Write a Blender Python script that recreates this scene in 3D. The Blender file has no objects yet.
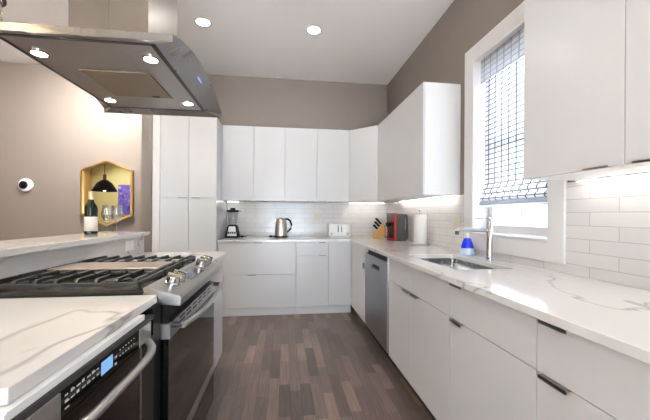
import bpy, bmesh, math, random
from mathutils import Vector, Matrix
PI = math.pi
S = bpy.context.scene
COL = S.collection
random.seed(7)

# ------------------------------------------------------------------ camera
F_PX, VX, YH, ROLL, CAM_H = 315.44, 40.625, 215.23, 0.0059, 1.213
YAW = math.atan(VX / F_PX)
cd = bpy.data.cameras.new('camera')
cd.sensor_fit = 'HORIZONTAL'; cd.sensor_width = 36.0
cd.lens = F_PX * 36.0 / 650.0
cd.shift_y = (YH - 210.0) / 650.0
cd.clip_start = 0.02
cam = bpy.data.objects.new('camera', cd); COL.objects.link(cam)
fw = Vector((math.sin(YAW), math.cos(YAW), 0)); rt = Vector((math.cos(YAW), -math.sin(YAW), 0)); up = Vector((0, 0, 1))
r2 = rt * math.cos(ROLL) + up * math.sin(ROLL)
u2 = -rt * math.sin(ROLL) + up * math.cos(ROLL)
cam.matrix_world = Matrix(((r2.x, u2.x, -fw.x, 0), (r2.y, u2.y, -fw.y, 0), (r2.z, u2.z, -fw.z, CAM_H), (0, 0, 0, 1)))
S.camera = cam

# ------------------------------------------------------------------ view, world, sun, daylight portals
S.view_settings.view_transform = 'Standard'; S.view_settings.look = 'None'
S.view_settings.gamma = 1.0; S.view_settings.use_curve_mapping = False
S.view_settings.exposure = 1.22
S.cycles.use_denoising = True
S.cycles.use_adaptive_sampling = False
S.cycles.sample_clamp_indirect = 6.0
SKY, SUN, DOWN_W, LED, HOOD_W = 4.5, 270.0, 2.2, 12.0, 1.8

w = bpy.data.worlds.new('sky'); S.world = w; w.use_nodes = True
bg = w.node_tree.nodes['Background']; bg.inputs[0].default_value = (0.70, 0.84, 1.0, 1); bg.inputs[1].default_value = SKY
sd = bpy.data.lights.new('sun', 'SUN'); sd.energy = SUN; sd.angle = 0.02; sd.color = (1, 0.99, 0.985)
so = bpy.data.objects.new('sun', sd); COL.objects.link(so)
so.rotation_euler = Vector((-0.35, 0.45, -0.82)).to_track_quat('-Z', 'Y').to_euler()


def portal(loc, direction, sx, sy):
    d = bpy.data.lights.new('daylight_portal', 'AREA'); d.shape = 'RECTANGLE'; d.size = sx; d.size_y = sy
    d.cycles.is_portal = True
    o = bpy.data.objects.new('daylight_portal', d); COL.objects.link(o); o.location = loc
    o.rotation_euler = Vector(direction).to_track_quat('-Z', 'Z').to_euler()


portal((1.70, 1.95, 1.75), (-1, 0, 0), 0.9, 1.5)
portal((0.08, -2.16, 1.25), (0, 1, 0), 1.75, 2.3)  # serves the added window behind the camera


portal((-3.55, -2.16, 1.25), (0, 1, 0), 0.7, 2.3)  # serves the added window opposite the mirror wall

# ------------------------------------------------------------------ materials
def M(name, col, rough=0.5, metal=0.0, **kw):
    m = bpy.data.materials.new(name); m.use_nodes = True
    b = m.node_tree.nodes['Principled BSDF']
    b.inputs['Base Color'].default_value = (*col, 1); b.inputs['Roughness'].default_value = rough; b.inputs['Metallic'].default_value = metal
    for k, v in kw.items():
        b.inputs[k.replace('_', ' ')].default_value = v
    return m


def nt(m):
    t = m.node_tree
    return t, t.nodes, t.links, t.nodes['Principled BSDF']


def emit(name, col, strength):
    m = M(name, (0, 0, 0), 0.5)
    b = m.node_tree.nodes['Principled BSDF']
    b.inputs['Emission Color'].default_value = (*col, 1); b.inputs['Emission Strength'].default_value = strength
    return m


def world_axes(t, u, v, du=0.0, dv=0.0):
    """vector (world[u]-du, world[v]-dv, 0)"""
    g = t.nodes.new('ShaderNodeNewGeometry'); s = t.nodes.new('ShaderNodeSeparateXYZ'); c = t.nodes.new('ShaderNodeCombineXYZ')
    t.links.new(g.outputs['Position'], s.inputs[0])
    for i, (ax, d) in enumerate(((u, du), (v, dv))):
        a = t.nodes.new('ShaderNodeMath'); a.operation = 'SUBTRACT'; a.inputs[1].default_value = d
        t.links.new(s.outputs[ax], a.inputs[0]); t.links.new(a.outputs[0], c.inputs[i])
    return c.outputs[0]


def paint(name, col, rough=0.6, bump=0.02):
    m = M(name, col, rough); t, N, L, b = nt(m)
    n = N.new('ShaderNodeTexNoise'); n.inputs['Scale'].default_value = 180
    g = N.new('ShaderNodeNewGeometry'); L.new(g.outputs['Position'], n.inputs['Vector'])
    bp = N.new('ShaderNodeBump'); bp.inputs['Strength'].default_value = bump; bp.inputs['Distance'].default_value = 0.002
    L.new(n.outputs['Fac'], bp.inputs['Height']); L.new(bp.outputs[0], b.inputs['Normal'])
    return m


def tile_mat(name, axis):
    m = M(name, (0.8, 0.8, 0.8), 0.12); t, N, L, b = nt(m)
    vec = world_axes(t, axis, 2, 1.356 - 0.272 * 60 if axis == 1 else -0.40 - 0.272 * 60, 1.168 - 0.0668 * 41)
    br = N.new('ShaderNodeTexBrick'); br.offset = 0.5; br.offset_frequency = 2
    br.inputs['Color1'].default_value = (0.80, 0.775, 0.76, 1); br.inputs['Color2'].default_value = (0.74, 0.715, 0.705, 1)
    br.inputs['Mortar'].default_value = (0.50, 0.475, 0.46, 1)
    br.inputs['Scale'].default_value = 1.0; br.inputs['Mortar Size'].default_value = 0.0016; br.inputs['Mortar Smooth'].default_value = 0.15
    br.inputs['Brick Width'].default_value = 0.272; br.inputs['Row Height'].default_value = 0.0668
    L.new(vec, br.inputs['Vector']); L.new(br.outputs['Color'], b.inputs['Base Color'])
    bp = N.new('ShaderNodeBump'); bp.invert = True; bp.inputs['Strength'].default_value = 0.5; bp.inputs['Distance'].default_value = 0.002
    nz = N.new('ShaderNodeTexNoise'); nz.inputs['Scale'].default_value = 9; L.new(vec, nz.inputs['Vector'])
    b2 = N.new('ShaderNodeBump'); b2.inputs['Strength'].default_value = 0.12; b2.inputs['Distance'].default_value = 0.01
    L.new(br.outputs['Fac'], bp.inputs['Height']); L.new(nz.outputs['Fac'], b2.inputs['Height']); L.new(b2.outputs[0], bp.inputs['Normal']); L.new(bp.outputs[0], b.inputs['Normal'])
    return m


def quartz_mat(name, rot=0.6, seed=0.0, strength=0.6, tone=(0.72, 0.705, 0.685)):
    m = M(name, (0.8, 0.8, 0.8), 0.1); t, N, L, b = nt(m)
    g = N.new('ShaderNodeNewGeometry'); mp = N.new('ShaderNodeMapping'); mp.inputs['Rotation'].default_value = (0, 0, rot); mp.inputs['Scale'].default_value = (1.0, 0.45, 1.0)
    mp.inputs['Location'].default_value = (seed, seed * 0.7, 0)
    L.new(g.outputs['Position'], mp.inputs['Vector'])

    def vein(scale, width, dist, detail):
        n = N.new('ShaderNodeTexNoise'); n.inputs['Scale'].default_value = scale; n.inputs['Detail'].default_value = detail; n.inputs['Distortion'].default_value = dist
        L.new(mp.outputs[0], n.inputs['Vector'])
        a = N.new('ShaderNodeMath'); a.operation = 'SUBTRACT'; a.inputs[1].default_value = 0.5; L.new(n.outputs['Fac'], a.inputs[0])
        c = N.new('ShaderNodeMath'); c.operation = 'ABSOLUTE'; L.new(a.outputs[0], c.inputs[0])
        r = N.new('ShaderNodeMapRange'); r.inputs['From Min'].default_value = 0; r.inputs['From Max'].default_value = width; r.inputs['To Min'].default_value = 1; r.inputs['To Max'].default_value = 0
        L.new(c.outputs[0], r.inputs['Value'])
        return r.outputs[0]
    v1 = vein(1.9, 0.010, 0.5, 4); v2 = vein(1.3, 0.07, 0.4, 3)
    k = N.new('ShaderNodeTexNoise'); k.inputs['Scale'].default_value = 2.2; L.new(mp.outputs[0], k.inputs['Vector'])
    kr = N.new('ShaderNodeMapRange'); kr.inputs['From Min'].default_value = 0.42; kr.inputs['From Max'].default_value = 0.6; L.new(k.outputs['Fac'], kr.inputs['Value'])
    mu = N.new('ShaderNodeMath'); mu.operation = 'MULTIPLY'; L.new(v1, mu.inputs[0]); L.new(kr.outputs[0], mu.inputs[1])
    m2 = N.new('ShaderNodeMath'); m2.operation = 'MULTIPLY'; m2.inputs[1].default_value = 0.10; L.new(v2, m2.inputs[0])
    m3 = N.new('ShaderNodeMath'); m3.operation = 'MULTIPLY_ADD'; m3.inputs[1].default_value = strength; L.new(mu.outputs[0], m3.inputs[0]); L.new(m2.outputs[0], m3.inputs[2])
    mx = N.new('ShaderNodeMix'); mx.data_type = 'RGBA'
    mx.inputs[6].default_value = (*tone, 1); mx.inputs[7].default_value = (0.26, 0.235, 0.22, 1)
    L.new(m3.outputs[0], mx.inputs[0]); L.new(mx.outputs[2], b.inputs['Base Color'])
    return m


def floor_mat():
    m = M('dark stained oak strips', (0.1, 0.07, 0.05), 0.3); t, N, L, b = nt(m)
    vec = world_axes(t, 1, 0, -30.13, -20.02)
    br = N.new('ShaderNodeTexBrick'); br.offset = 0.37; br.offset_frequency = 3; br.squash = 0.72; br.squash_frequency = 2
    br.inputs['Color1'].default_value = (0.0, 0.0, 0.0, 1); br.inputs['Color2'].default_value = (1, 1, 1, 1); br.inputs['Mortar'].default_value = (0.0, 0.0, 0.0, 1)
    br.inputs['Scale'].default_value = 1; br.inputs['Mortar Size'].default_value = 0.0009; br.inputs['Mortar Smooth'].default_value = 0.2
    br.inputs['Brick Width'].default_value = 0.50; br.inputs['Row Height'].default_value = 0.0735; br.inputs['Bias'].default_value = 0.0
    L.new(vec, br.inputs['Vector'])
    cr = N.new('ShaderNodeValToRGB'); e = cr.color_ramp.elements
    e[0].position = 0.0; e[0].color = (0.088, 0.062, 0.051, 1); e[1].position = 1.0; e[1].color = (0.215, 0.153, 0.117, 1)
    x = cr.color_ramp.elements.new(0.5); x.color = (0.125, 0.090, 0.075, 1); x = cr.color_ramp.elements.new(0.8); x.color = (0.158, 0.114, 0.093, 1)
    L.new(br.outputs['Color'], cr.inputs[0])
    mp = N.new('ShaderNodeMapping'); mp.inputs['Scale'].default_value = (3.0, 42.0, 1); L.new(vec, mp.inputs['Vector'])
    gr = N.new('ShaderNodeTexNoise'); gr.inputs['Scale'].default_value = 1.6; gr.inputs['Detail'].default_value = 6; gr.inputs['Distortion'].default_value = 0.6; L.new(mp.outputs[0], gr.inputs['Vector'])
    rr = N.new('ShaderNodeMapRange'); rr.inputs['To Min'].default_value = 0.45; rr.inputs['To Max'].default_value = 1.6; L.new(gr.outputs['Fac'], rr.inputs['Value'])
    cl = N.new('ShaderNodeTexNoise'); cl.inputs['Scale'].default_value = 2.3; cl.inputs['Detail'].default_value = 3; L.new(vec, cl.inputs['Vector'])
    r3 = N.new('ShaderNodeMapRange'); r3.inputs['To Min'].default_value = 0.7; r3.inputs['To Max'].default_value = 1.3; L.new(cl.outputs['Fac'], r3.inputs['Value'])
    mm = N.new('ShaderNodeMath'); mm.operation = 'MULTIPLY'; L.new(rr.outputs[0], mm.inputs[0]); L.new(r3.outputs[0], mm.inputs[1])
    mul = N.new('ShaderNodeMix'); mul.data_type = 'RGBA'; mul.blend_type = 'MULTIPLY'; mul.inputs[0].default_value = 1.0
    L.new(cr.outputs[0], mul.inputs[6]); L.new(mm.outputs[0], mul.inputs[7])
    mo = N.new('ShaderNodeMix'); mo.data_type = 'RGBA'; mo.inputs[7].default_value = (0.015, 0.010, 0.008, 1)
    L.new(br.outputs['Fac'], mo.inputs[0]); L.new(mul.outputs[2], mo.inputs[6]); L.new(mo.outputs[2], b.inputs['Base Color'])
    ro = N.new('ShaderNodeMapRange'); ro.inputs['To Min'].default_value = 0.24; ro.inputs['To Max'].default_value = 0.42; L.new(gr.outputs['Fac'], ro.inputs['Value']); L.new(ro.outputs[0], b.inputs['Roughness'])
    bp = N.new('ShaderNodeBump'); bp.invert = True; bp.inputs['Strength'].default_value = 0.4; bp.inputs['Distance'].default_value = 0.001
    L.new(br.outputs['Fac'], bp.inputs['Height']); L.new(bp.outputs[0], b.inputs['Normal'])
    return m


def steel_mat(name, col, rough, stretch, metal=1.0):
    m = M(name, col, rough, metal); t, N, L, b = nt(m)
    g = N.new('ShaderNodeNewGeometry'); mp = N.new('ShaderNodeMapping'); mp.inputs['Scale'].default_value = stretch
    L.new(g.outputs['Position'], mp.inputs['Vector'])
    n = N.new('ShaderNodeTexNoise'); n.inputs['Scale'].default_value = 1.0; n.inputs['Detail'].default_value = 3; L.new(mp.outputs[0], n.inputs['Vector'])
    r = N.new('ShaderNodeMapRange'); r.inputs['To Min'].default_value = rough - 0.07; r.inputs['To Max'].default_value = rough + 0.09
    L.new(n.outputs['Fac'], r.inputs['Value']); L.new(r.outputs[0], b.inputs['Roughness'])
    return m


def wood_mat(name, c1, c2, scale=(6, 40, 6)):
    m = M(name, c1, 0.4); t, N, L, b = nt(m)
    g = N.new('ShaderNodeTexCoord'); mp = N.new('ShaderNodeMapping'); mp.inputs['Scale'].default_value = scale
    L.new(g.outputs['Object'], mp.inputs['Vector'])
    n = N.new('ShaderNodeTexNoise'); n.inputs['Scale'].default_value = 1.5; n.inputs['Detail'].default_value = 4; L.new(mp.outputs[0], n.inputs['Vector'])
    mx = N.new('ShaderNodeMix'); mx.data_type = 'RGBA'; mx.inputs[6].default_value = (*c1, 1); mx.inputs[7].default_value = (*c2, 1)
    L.new(n.outputs['Fac'], mx.inputs[0]); L.new(mx.outputs[2], b.inputs['Base Color'])
    return m


def clear_pane(name, tint=(1, 1, 1), gloss=0.10):
    m = bpy.data.materials.new(name); m.use_nodes = True; N = m.node_tree.nodes; L = m.node_tree.links; N.clear()
    tr = N.new('ShaderNodeBsdfTransparent'); tr.inputs[0].default_value = (*tint, 1); gl = N.new('ShaderNodeBsdfGlossy'); gl.inputs['Roughness'].default_value = 0.02
    fr = N.new('ShaderNodeLayerWeight'); fr.inputs[0].default_value = 0.35
    r = N.new('ShaderNodeMapRange'); r.inputs['To Min'].default_value = gloss; r.inputs['To Max'].default_value = 0.75
    L.new(fr.outputs['Facing'], r.inputs['Value'])
    mx = N.new('ShaderNodeMixShader'); o = N.new('ShaderNodeOutputMaterial')
    L.new(r.outputs[0], mx.inputs[0]); L.new(tr.outputs[0], mx.inputs[1]); L.new(gl.outputs[0], mx.inputs[2]); L.new(mx.outputs[0], o.inputs[0])
    return m


def blind_mat(name, lines=True, base=(0.86, 0.86, 0.88), line=(0.10, 0.10, 0.115)):
    """sheer woven plaid, light comes through it"""
    m = bpy.data.materials.new(name); m.use_nodes = True; t = m.node_tree; N = t.nodes; L = t.links; N.clear()
    g = N.new('ShaderNodeNewGeometry'); s = N.new('ShaderNodeSeparateXYZ'); L.new(g.outputs['Position'], s.inputs[0])

    def stripe(ax, period, width, off):
        a = N.new('ShaderNodeMath'); a.operation = 'MULTIPLY_ADD'; a.inputs[1].default_value = 1 / period; a.inputs[2].default_value = off; L.new(s.outputs[ax], a.inputs[0])
        f = N.new('ShaderNodeMath'); f.operation = 'FRACT'; L.new(a.outputs[0], f.inputs[0])
        c = N.new('ShaderNodeMath'); c.operation = 'LESS_THAN'; c.inputs[1].default_value = width; L.new(f.outputs[0], c.inputs[0])
        return c.outputs[0]
    st = [stripe(2, 0.0375, 0.20, 0.2), stripe(1, 0.072, 0.16, 0.1)] if lines else [stripe(2, 0.009, 0.4, 0), stripe(1, 0.009, 0.3, 0)]
    acc = st[0]
    for x in st[1:]:
        q = N.new('ShaderNodeMath'); q.operation = 'MAXIMUM'; L.new(acc, q.inputs[0]); L.new(x, q.inputs[1]); acc = q.outputs[0]
    mx = N.new('ShaderNodeMix'); mx.data_type = 'RGBA'; mx.inputs[6].default_value = (*base, 1); mx.inputs[7].default_value = (*line, 1); L.new(acc, mx.inputs[0])
    di = N.new('ShaderNodeBsdfDiffuse'); tl = N.new('ShaderNodeBsdfTranslucent'); L.new(mx.outputs[2], di.inputs[0]); L.new(mx.outputs[2], tl.inputs[0])
    m1 = N.new('ShaderNodeMixShader'); m1.inputs[0].default_value = 0.6; L.new(di.outputs[0], m1.inputs[1]); L.new(tl.outputs[0], m1.inputs[2])
    tr = N.new('ShaderNodeBsdfTransparent'); m2 = N.new('ShaderNodeMixShader')
    op = N.new('ShaderNodeMapRange'); op.inputs['To Min'].default_value = 0.22 if lines else 0.06; op.inputs['To Max'].default_value = 0.03; L.new(acc, op.inputs['Value'])
    L.new(op.outputs[0], m2.inputs[0]); L.new(m1.outputs[0], m2.inputs[1]); L.new(tr.outputs[0], m2.inputs[2])
    o = N.new('ShaderNodeOutputMaterial'); L.new(m2.outputs[0], o.inputs[0])
    return m


def blotch_mat(name, cols, scale):
    m = M(name, cols[0], 0.5); t, N, L, b = nt(m)
    g = N.new('ShaderNodeTexCoord'); n = N.new('ShaderNodeTexNoise'); n.inputs['Scale'].default_value = scale; n.inputs['Distortion'].default_value = 1.5
    L.new(g.outputs['Object'], n.inputs['Vector']); cr = N.new('ShaderNodeValToRGB'); L.new(n.outputs['Fac'], cr.inputs[0])
    cr.color_ramp.elements[0].position = 0.3; cr.color_ramp.elements[1].position = 0.7
    cr.color_ramp.elements[0].color = (*cols[0], 1); cr.color_ramp.elements[1].color = (*cols[-1], 1)
    for i, c in enumerate(cols[1:-1]):
        e = cr.color_ramp.elements.new(0.3 + 0.4 * (i + 1) / (len(cols) - 1)); e.color = (*c, 1)
    L.new(cr.outputs[0], b.inputs['Base Color'])
    return m


WALL = paint('greige wall paint', (0.218, 0.178, 0.149))
CEIL = paint('white ceiling paint', (0.90, 0.885, 0.875), 0.8)
TRIM = paint('white trim paint', (0.80, 0.78, 0.77), 0.35, 0.0)
OLIVE = paint('olive yellow wall paint', (0.60, 0.56, 0.26))
TAN = paint('ochre wall paint', (0.36, 0.21, 0.06))
WHITE = M('white lacquer', (0.635, 0.63, 0.635), 0.26)
WBODY = M('white melamine', (0.78, 0.775, 0.77), 0.4)
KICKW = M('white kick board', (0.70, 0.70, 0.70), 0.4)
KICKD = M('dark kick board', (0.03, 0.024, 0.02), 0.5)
TILE_R = tile_mat('white subway tile right', 1)
TILE_B = tile_mat('white subway tile back', 0)
QUARTZ = quartz_mat('white veined quartz', 0.5, 3.1)
QUARTZ2 = quartz_mat('white veined quartz island', -0.7, 0.4, 0.75, (0.64, 0.62, 0.60))
FLOOR = floor_mat()
STEEL = steel_mat('brushed steel', (0.50, 0.49, 0.48), 0.30, (6, 300, 300))
HOODST = steel_mat('hood steel', (0.31, 0.30, 0.295), 0.28, (5, 5, 5))
CHIMST = steel_mat('chimney steel', (0.22, 0.195, 0.17), 0.30, (1, 1, 1))
DWST = steel_mat('dishwasher steel', (0.33, 0.34, 0.36), 0.38, (4, 4, 300))
SINKST = steel_mat('sink steel', (0.78, 0.79, 0.80), 0.24, (60, 60, 60))
CHROME = M('chrome', (0.60, 0.60, 0.61), 0.08, 1.0)
PULL = M('satin nickel', (0.27, 0.255, 0.25), 0.28, 1.0)
BLACKG = M('black glass', (0.004, 0.004, 0.004), 0.05, 0.0, Specular_IOR_Level=0.4)
BLACKP = M('black plastic', (0.006, 0.006, 0.007), 0.45, Specular_IOR_Level=0.15)
PANELST = steel_mat('panel steel', (0.36, 0.35, 0.34), 0.30, (6, 300, 300))
BLACKE = M('black enamel', (0.008, 0.008, 0.008), 0.3, Specular_IOR_Level=0.25)
IRON = M('cast iron', (0.026, 0.026, 0.026), 0.38)
GREYTRIM = M('charcoal trim', (0.03, 0.03, 0.032), 0.4)
FILTER = M('aluminium mesh filter', (0.25, 0.20, 0.15), 0.5, 0.9)
GOLD = M('brushed gold', (0.62, 0.40, 0.13), 0.28, 1.0)
MIRROR = M('mirror silver', (0.88, 0.88, 0.86), 0.01, 1.0)
BEECH = wood_mat('beech wood', (0.72, 0.42, 0.14), (0.60, 0.31, 0.08))
RED = M('red plastic', (0.50, 0.012, 0.016), 0.25)
GREYP = M('dark grey plastic', (0.085, 0.083, 0.083), 0.4)
LGREY = M('light grey print', (0.5, 0.5, 0.5), 0.5)
PAPER = M('paper towel', (0.86, 0.84, 0.82), 0.9)
BLUE = M('blue soap', (0.005, 0.03, 0.75), 0.12)
PALEBLUE = M('pale blue plastic', (0.60, 0.72, 0.88), 0.25)
WHITEP = M('white plastic', (0.82, 0.82, 0.82), 0.25)
CREAM = M('cream plastic', (0.70, 0.64, 0.54), 0.4)
BOTTLE = M('dark bottle glass', (0.005, 0.006, 0.003), 0.06)
FOIL = M('pale gold foil', (0.62, 0.50, 0.26), 0.4, 0.4)
LABELP = blotch_mat('printed paper label', [(0.74, 0.70, 0.62), (0.72, 0.68, 0.60), (0.56, 0.52, 0.47)], 55)
GLASS = clear_pane('clear glass', (0.93, 0.94, 0.94), 0.16)
PANE = clear_pane('window pane', (0.96, 0.97, 0.97), 0.04)
WARMBULB = emit('warm bulb', (1.0, 0.72, 0.32), 14)
DISC = emit('downlight lens', (1.0, 0.97, 0.93), 9)
HOODBULB = emit('hood bulb', (1.0, 0.93, 0.82), 22)
LEDM = emit('led diffuser', (1.0, 0.95, 0.87), LED)
SCREEN = emit('blue lit screen', (0.25, 0.55, 0.95), 0.38)
SCREEN2 = emit('dim lit screen', (0.30, 0.42, 0.5), 0.20)
BLUELED = emit('blue led', (0.1, 0.2, 1.0), 1.3)
SIDING = M('white siding', (0.62, 0.64, 0.67), 0.6)


# ------------------------------------------------------------------ mesh helpers
def bm_():
    return bmesh.new()


def box(bm, x0, x1, y0, y1, z0, z1):
    vs = [bm.verts.new(p) for p in ((x0, y0, z0), (x1, y0, z0), (x1, y1, z0), (x0, y1, z0), (x0, y0, z1), (x1, y0, z1), (x1, y1, z1), (x0, y1, z1))]
    for f in ((3, 2, 1, 0), (4, 5, 6, 7), (0, 1, 5, 4), (1, 2, 6, 5), (2, 3, 7, 6), (3, 0, 4, 7)):
        bm.faces.new([vs[i] for i in f])
    return bm


def B(*a):
    return box(bm_(), *a)


def prism(bm, pts, axis, a0, a1):
    """polygon of 2-D points extruded along an axis (pts are the other two axes in xyz order)"""
    def P(p, a):
        q = list(p); q.insert(axis, a); return q
    v0 = [bm.verts.new(P(p, a0)) for p in pts]; v1 = [bm.verts.new(P(p, a1)) for p in pts]
    n = len(pts)
    bm.faces.new(v0); bm.faces.new(v1[::-1])
    for i in range(n):
        bm.faces.new((v0[i], v1[i], v1[(i + 1) % n], v0[(i + 1) % n]))
    bmesh.ops.recalc_face_normals(bm, faces=bm.faces[:])
    return bm


def lathe(bm, prof, c=(0, 0, 0), n=32, axis=2):
    rings = []
    for r, z in prof:
        ring = []
        for i in range(n):
            a = 2 * PI * i / n
            p = [r * math.cos(a), r * math.sin(a), z]
            if axis == 0: p = [z, r * math.cos(a), r * math.sin(a)]
            if axis == 1: p = [r * math.cos(a), z, r * math.sin(a)]
            ring.append(bm.verts.new((p[0] + c[0], p[1] + c[1], p[2] + c[2])))
        rings.append(ring)
    for a, b in zip(rings, rings[1:]):
        for i in range(n):
            bm.faces.new((a[i], a[(i + 1) % n], b[(i + 1) % n], b[i]))
    closed = prof[0] == prof[-1]
    if prof[0][0] > 1e-6 and not closed: bm.faces.new(rings[0][::-1])
    if prof[-1][0] > 1e-6 and not closed: bm.faces.new(rings[-1])
    bmesh.ops.remove_doubles(bm, verts=bm.verts[:], dist=1e-6)
    bmesh.ops.recalc_face_normals(bm, faces=bm.faces[:])
    return bm


def tube(bm, pts, r, n=10, flat=1.0):
    pts = [Vector(p) for p in pts]; rings = []
    for i, p in enumerate(pts):
        d = (pts[min(i + 1, len(pts) - 1)] - pts[max(i - 1, 0)]).normalized()
        a = Vector((0, 0, 1)) if abs(d.z) < 0.9 else Vector((1, 0, 0))
        s = d.cross(a).normalized(); u = s.cross(d).normalized()
        rr = r[i] if isinstance(r, (list, tuple)) else r
        rings.append([bm.verts.new(p + s * rr * math.cos(2 * PI * k / n) + u * rr * flat * math.sin(2 * PI * k / n)) for k in range(n)])
    for a, b in zip(rings, rings[1:]):
        for i in range(n):
            bm.faces.new((a[i], a[(i + 1) % n], b[(i + 1) % n], b[i]))
    bm.faces.new(rings[0][::-1]); bm.faces.new(rings[-1])
    bmesh.ops.recalc_face_normals(bm, faces=bm.faces[:])
    return bm


def cells(bm, xs, ys, keep, z0, z1):
    """slab made of the kept cells of a grid, one closed skin, no inner faces"""
    V = {}

    def v(i, j, z):
        if (i, j, z) not in V: V[(i, j, z)] = bm.verts.new((xs[i], ys[j], z))
        return V[(i, j, z)]
    K = lambda i, j: 0 <= i < len(xs) - 1 and 0 <= j < len(ys) - 1 and keep(i, j)
    for i in range(len(xs) - 1):
        for j in range(len(ys) - 1):
            if not K(i, j): continue
            bm.faces.new((v(i, j, z1), v(i + 1, j, z1), v(i + 1, j + 1, z1), v(i, j + 1, z1)))
            bm.faces.new((v(i, j + 1, z0), v(i + 1, j + 1, z0), v(i + 1, j, z0), v(i, j, z0)))
            for (di, dj, a, b) in ((-1, 0, (i, j + 1), (i, j)), (1, 0, (i + 1, j), (i + 1, j + 1)), (0, -1, (i, j), (i + 1, j)), (0, 1, (i + 1, j + 1), (i, j + 1))):
                if not K(i + di, j + dj):
                    bm.faces.new((v(*a, z0), v(*b, z0), v(*b, z1), v(*a, z1)))
    bmesh.ops.recalc_face_normals(bm, faces=bm.faces[:])
    return bm


def wall_cells(bm, hs, zs, keep, axis, a0, a1):
    """upright wall with openings: grid over (horizontal, z), thickness a0..a1 along axis 0 or 1"""
    cells(bm, hs, zs, keep, 0, 1)
    for q in bm.verts:
        h, z, t = q.co
        a = a0 + (a1 - a0) * t
        q.co = (a, h, z) if axis == 0 else (h, a, z)
    bmesh.ops.recalc_face_normals(bm, faces=bm.faces[:])
    return bm


def obj(name, bm, mat, parent=None, bev=0.0, smooth=False, origin=None):
    if parent is not None:
        p = parent; off = Vector((0, 0, 0))
        if not parent.get('_local'):
            off = Vector(parent['_org']) if '_org' in parent else Vector((0, 0, 0))
        bmesh.ops.translate(bm, verts=bm.verts[:], vec=-off)
    me = bpy.data.meshes.new(name); bm.to_mesh(me); bm.free(); me.materials.append(mat)
    o = bpy.data.objects.new(name, me); COL.objects.link(o)
    if parent is not None:
        o.parent = parent
        if '_org' in parent: o['_org'] = parent['_org']
        if parent.get('_local'): o['_local'] = 1
    if smooth:
        for f in me.polygons: f.use_smooth = True
        try:
            me.set_sharp_from_angle(angle=math.radians(40))
        except Exception:
            pass
    if bev:
        b = o.modifiers.new('soft_edge', 'BEVEL'); b.width = bev; b.segments = 2; b.limit_method = 'ANGLE'
    return o


def thing(name, label, cat, loc, group=None, local=False, rotz=0.0):
    o = bpy.data.objects.new(name, None); COL.objects.link(o); o.location = loc; o.rotation_euler = (0, 0, rotz); o.empty_display_size = 0.1
    o['label'] = label; o['category'] = cat
    if group: o['group'] = group
    if local: o['_local'] = 1
    else: o['_org'] = tuple(loc)
    return o


def tag(o, label, cat, group=None):
    o['label'] = label; o['category'] = cat
    if group: o['group'] = group
    return o


def struct(name, bm, mat, parent=None, bev=0.0):
    o = obj(name, bm, mat, parent, bev)
    if parent is None: o['kind'] = 'structure'
    return o


# ------------------------------------------------------------------ room shell
XR, YB, ZC, XL, YR = 1.482, 4.459, 3.123, -6.07, -2.0
TB = YB - 0.010     # face of the back tiles
TR = XR - 0.010     # face of the right tiles
struct('floor', B(XL - 0.15, XR + 0.15, YR - 0.15, YB + 0.15, -0.1, 0), FLOOR)
struct('ceiling', B(XL - 0.15, XR + 0.15, YR - 0.15, YB + 0.15, ZC, ZC + 0.15), CEIL)
struct('wall_back', B(XL - 0.15, XR + 0.15, YB, YB + 0.15, 0, ZC), WALL)
WY0, WY1, WZ0, WZ1 = 1.583, 2.316, 1.060, 2.430
struct('wall_right', wall_cells(bm_(), [YR - 0.15, WY0, WY1, YB], [0, WZ0, WZ1, ZC], lambda i, j: not (i == 1 and j == 1), 0, XR, XR + 0.20), WALL)
struct('wall_rear', wall_cells(bm_(), [XL, -3.9, -3.2, -0.8, 0.95, XR], [0, 0.1, 2.4, ZC], lambda i, j: not (i in (1, 3) and j == 1), 1, YR - 0.15, YR), OLIVE)
struct('wall_left', B(XL - 0.15, XL, YR, YB, 0, ZC), TAN)
struct('wall_pantry', B(-1.592, -1.478, 3.765, YB - 0.001, 0, ZC - 0.001), WALL)
struct('trim_1', B(-1.476, -1.398, 3.770, YB - 0.001, 0.0, 2.334), TRIM)
struct('baseboard_back', B(XL + 0.001, -1.60, YB - 0.014, YB - 0.001, 0.001, 0.13), TRIM)
# tiled splashbacks
struct('tiles_back', B(-0.776, XR - 0.011, TB, YB - 0.0005, 0.9155, 1.391), TILE_B)
hs = [0.30, 1.485, 2.424, YB - 0.0105]
struct('tiles_right', wall_cells(bm_(), hs, [0.9155, 0.957, 1.391], lambda i, j: not (i == 1 and j == 1), 0, TR, XR - 0.0005), TILE_R)
# window casing and reveal
cz = bm_()
wall_cells(cz, [1.487, WY0 + 0.002, WY1 - 0.002, 2.422], [0.959, WZ0 + 0.002, WZ1 - 0.002, 2.545], lambda i, j: not (i == 1 and j == 1), 0, XR - 0.022, XR - 0.0005)
win = struct('window_1', cz, TRIM, bev=0.003)
rv = bm_()
wall_cells(rv, [WY0, WY0 + 0.012, WY1 - 0.012, WY1], [WZ0, WZ0 + 0.014, WZ1 - 0.012, WZ1], lambda i, j: not (i == 1 and j == 1), 0, XR - 0.020, XR + 0.19)
struct('window_reveal', rv, TRIM, win)
struct('window_sill', B(XR - 0.028, XR + 0.12, WY0 + 0.013, WY1 - 0.013, WZ0 + 0.0145, WZ0 + 0.026), TRIM, win, 0.003)
sa = bm_()
wall_cells(sa, [WY0 + 0.013, WY0 + 0.06, WY1 - 0.06, WY1 - 0.013], [WZ0 + 0.027, WZ0 + 0.085, 1.73, 1.775, WZ1 - 0.06, WZ1 - 0.013], lambda i, j: not (i == 1 and j in (1, 3)), 0, XR + 0.115, XR + 0.155)
struct('window_frame', sa, TRIM, win, 0.004)
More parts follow.
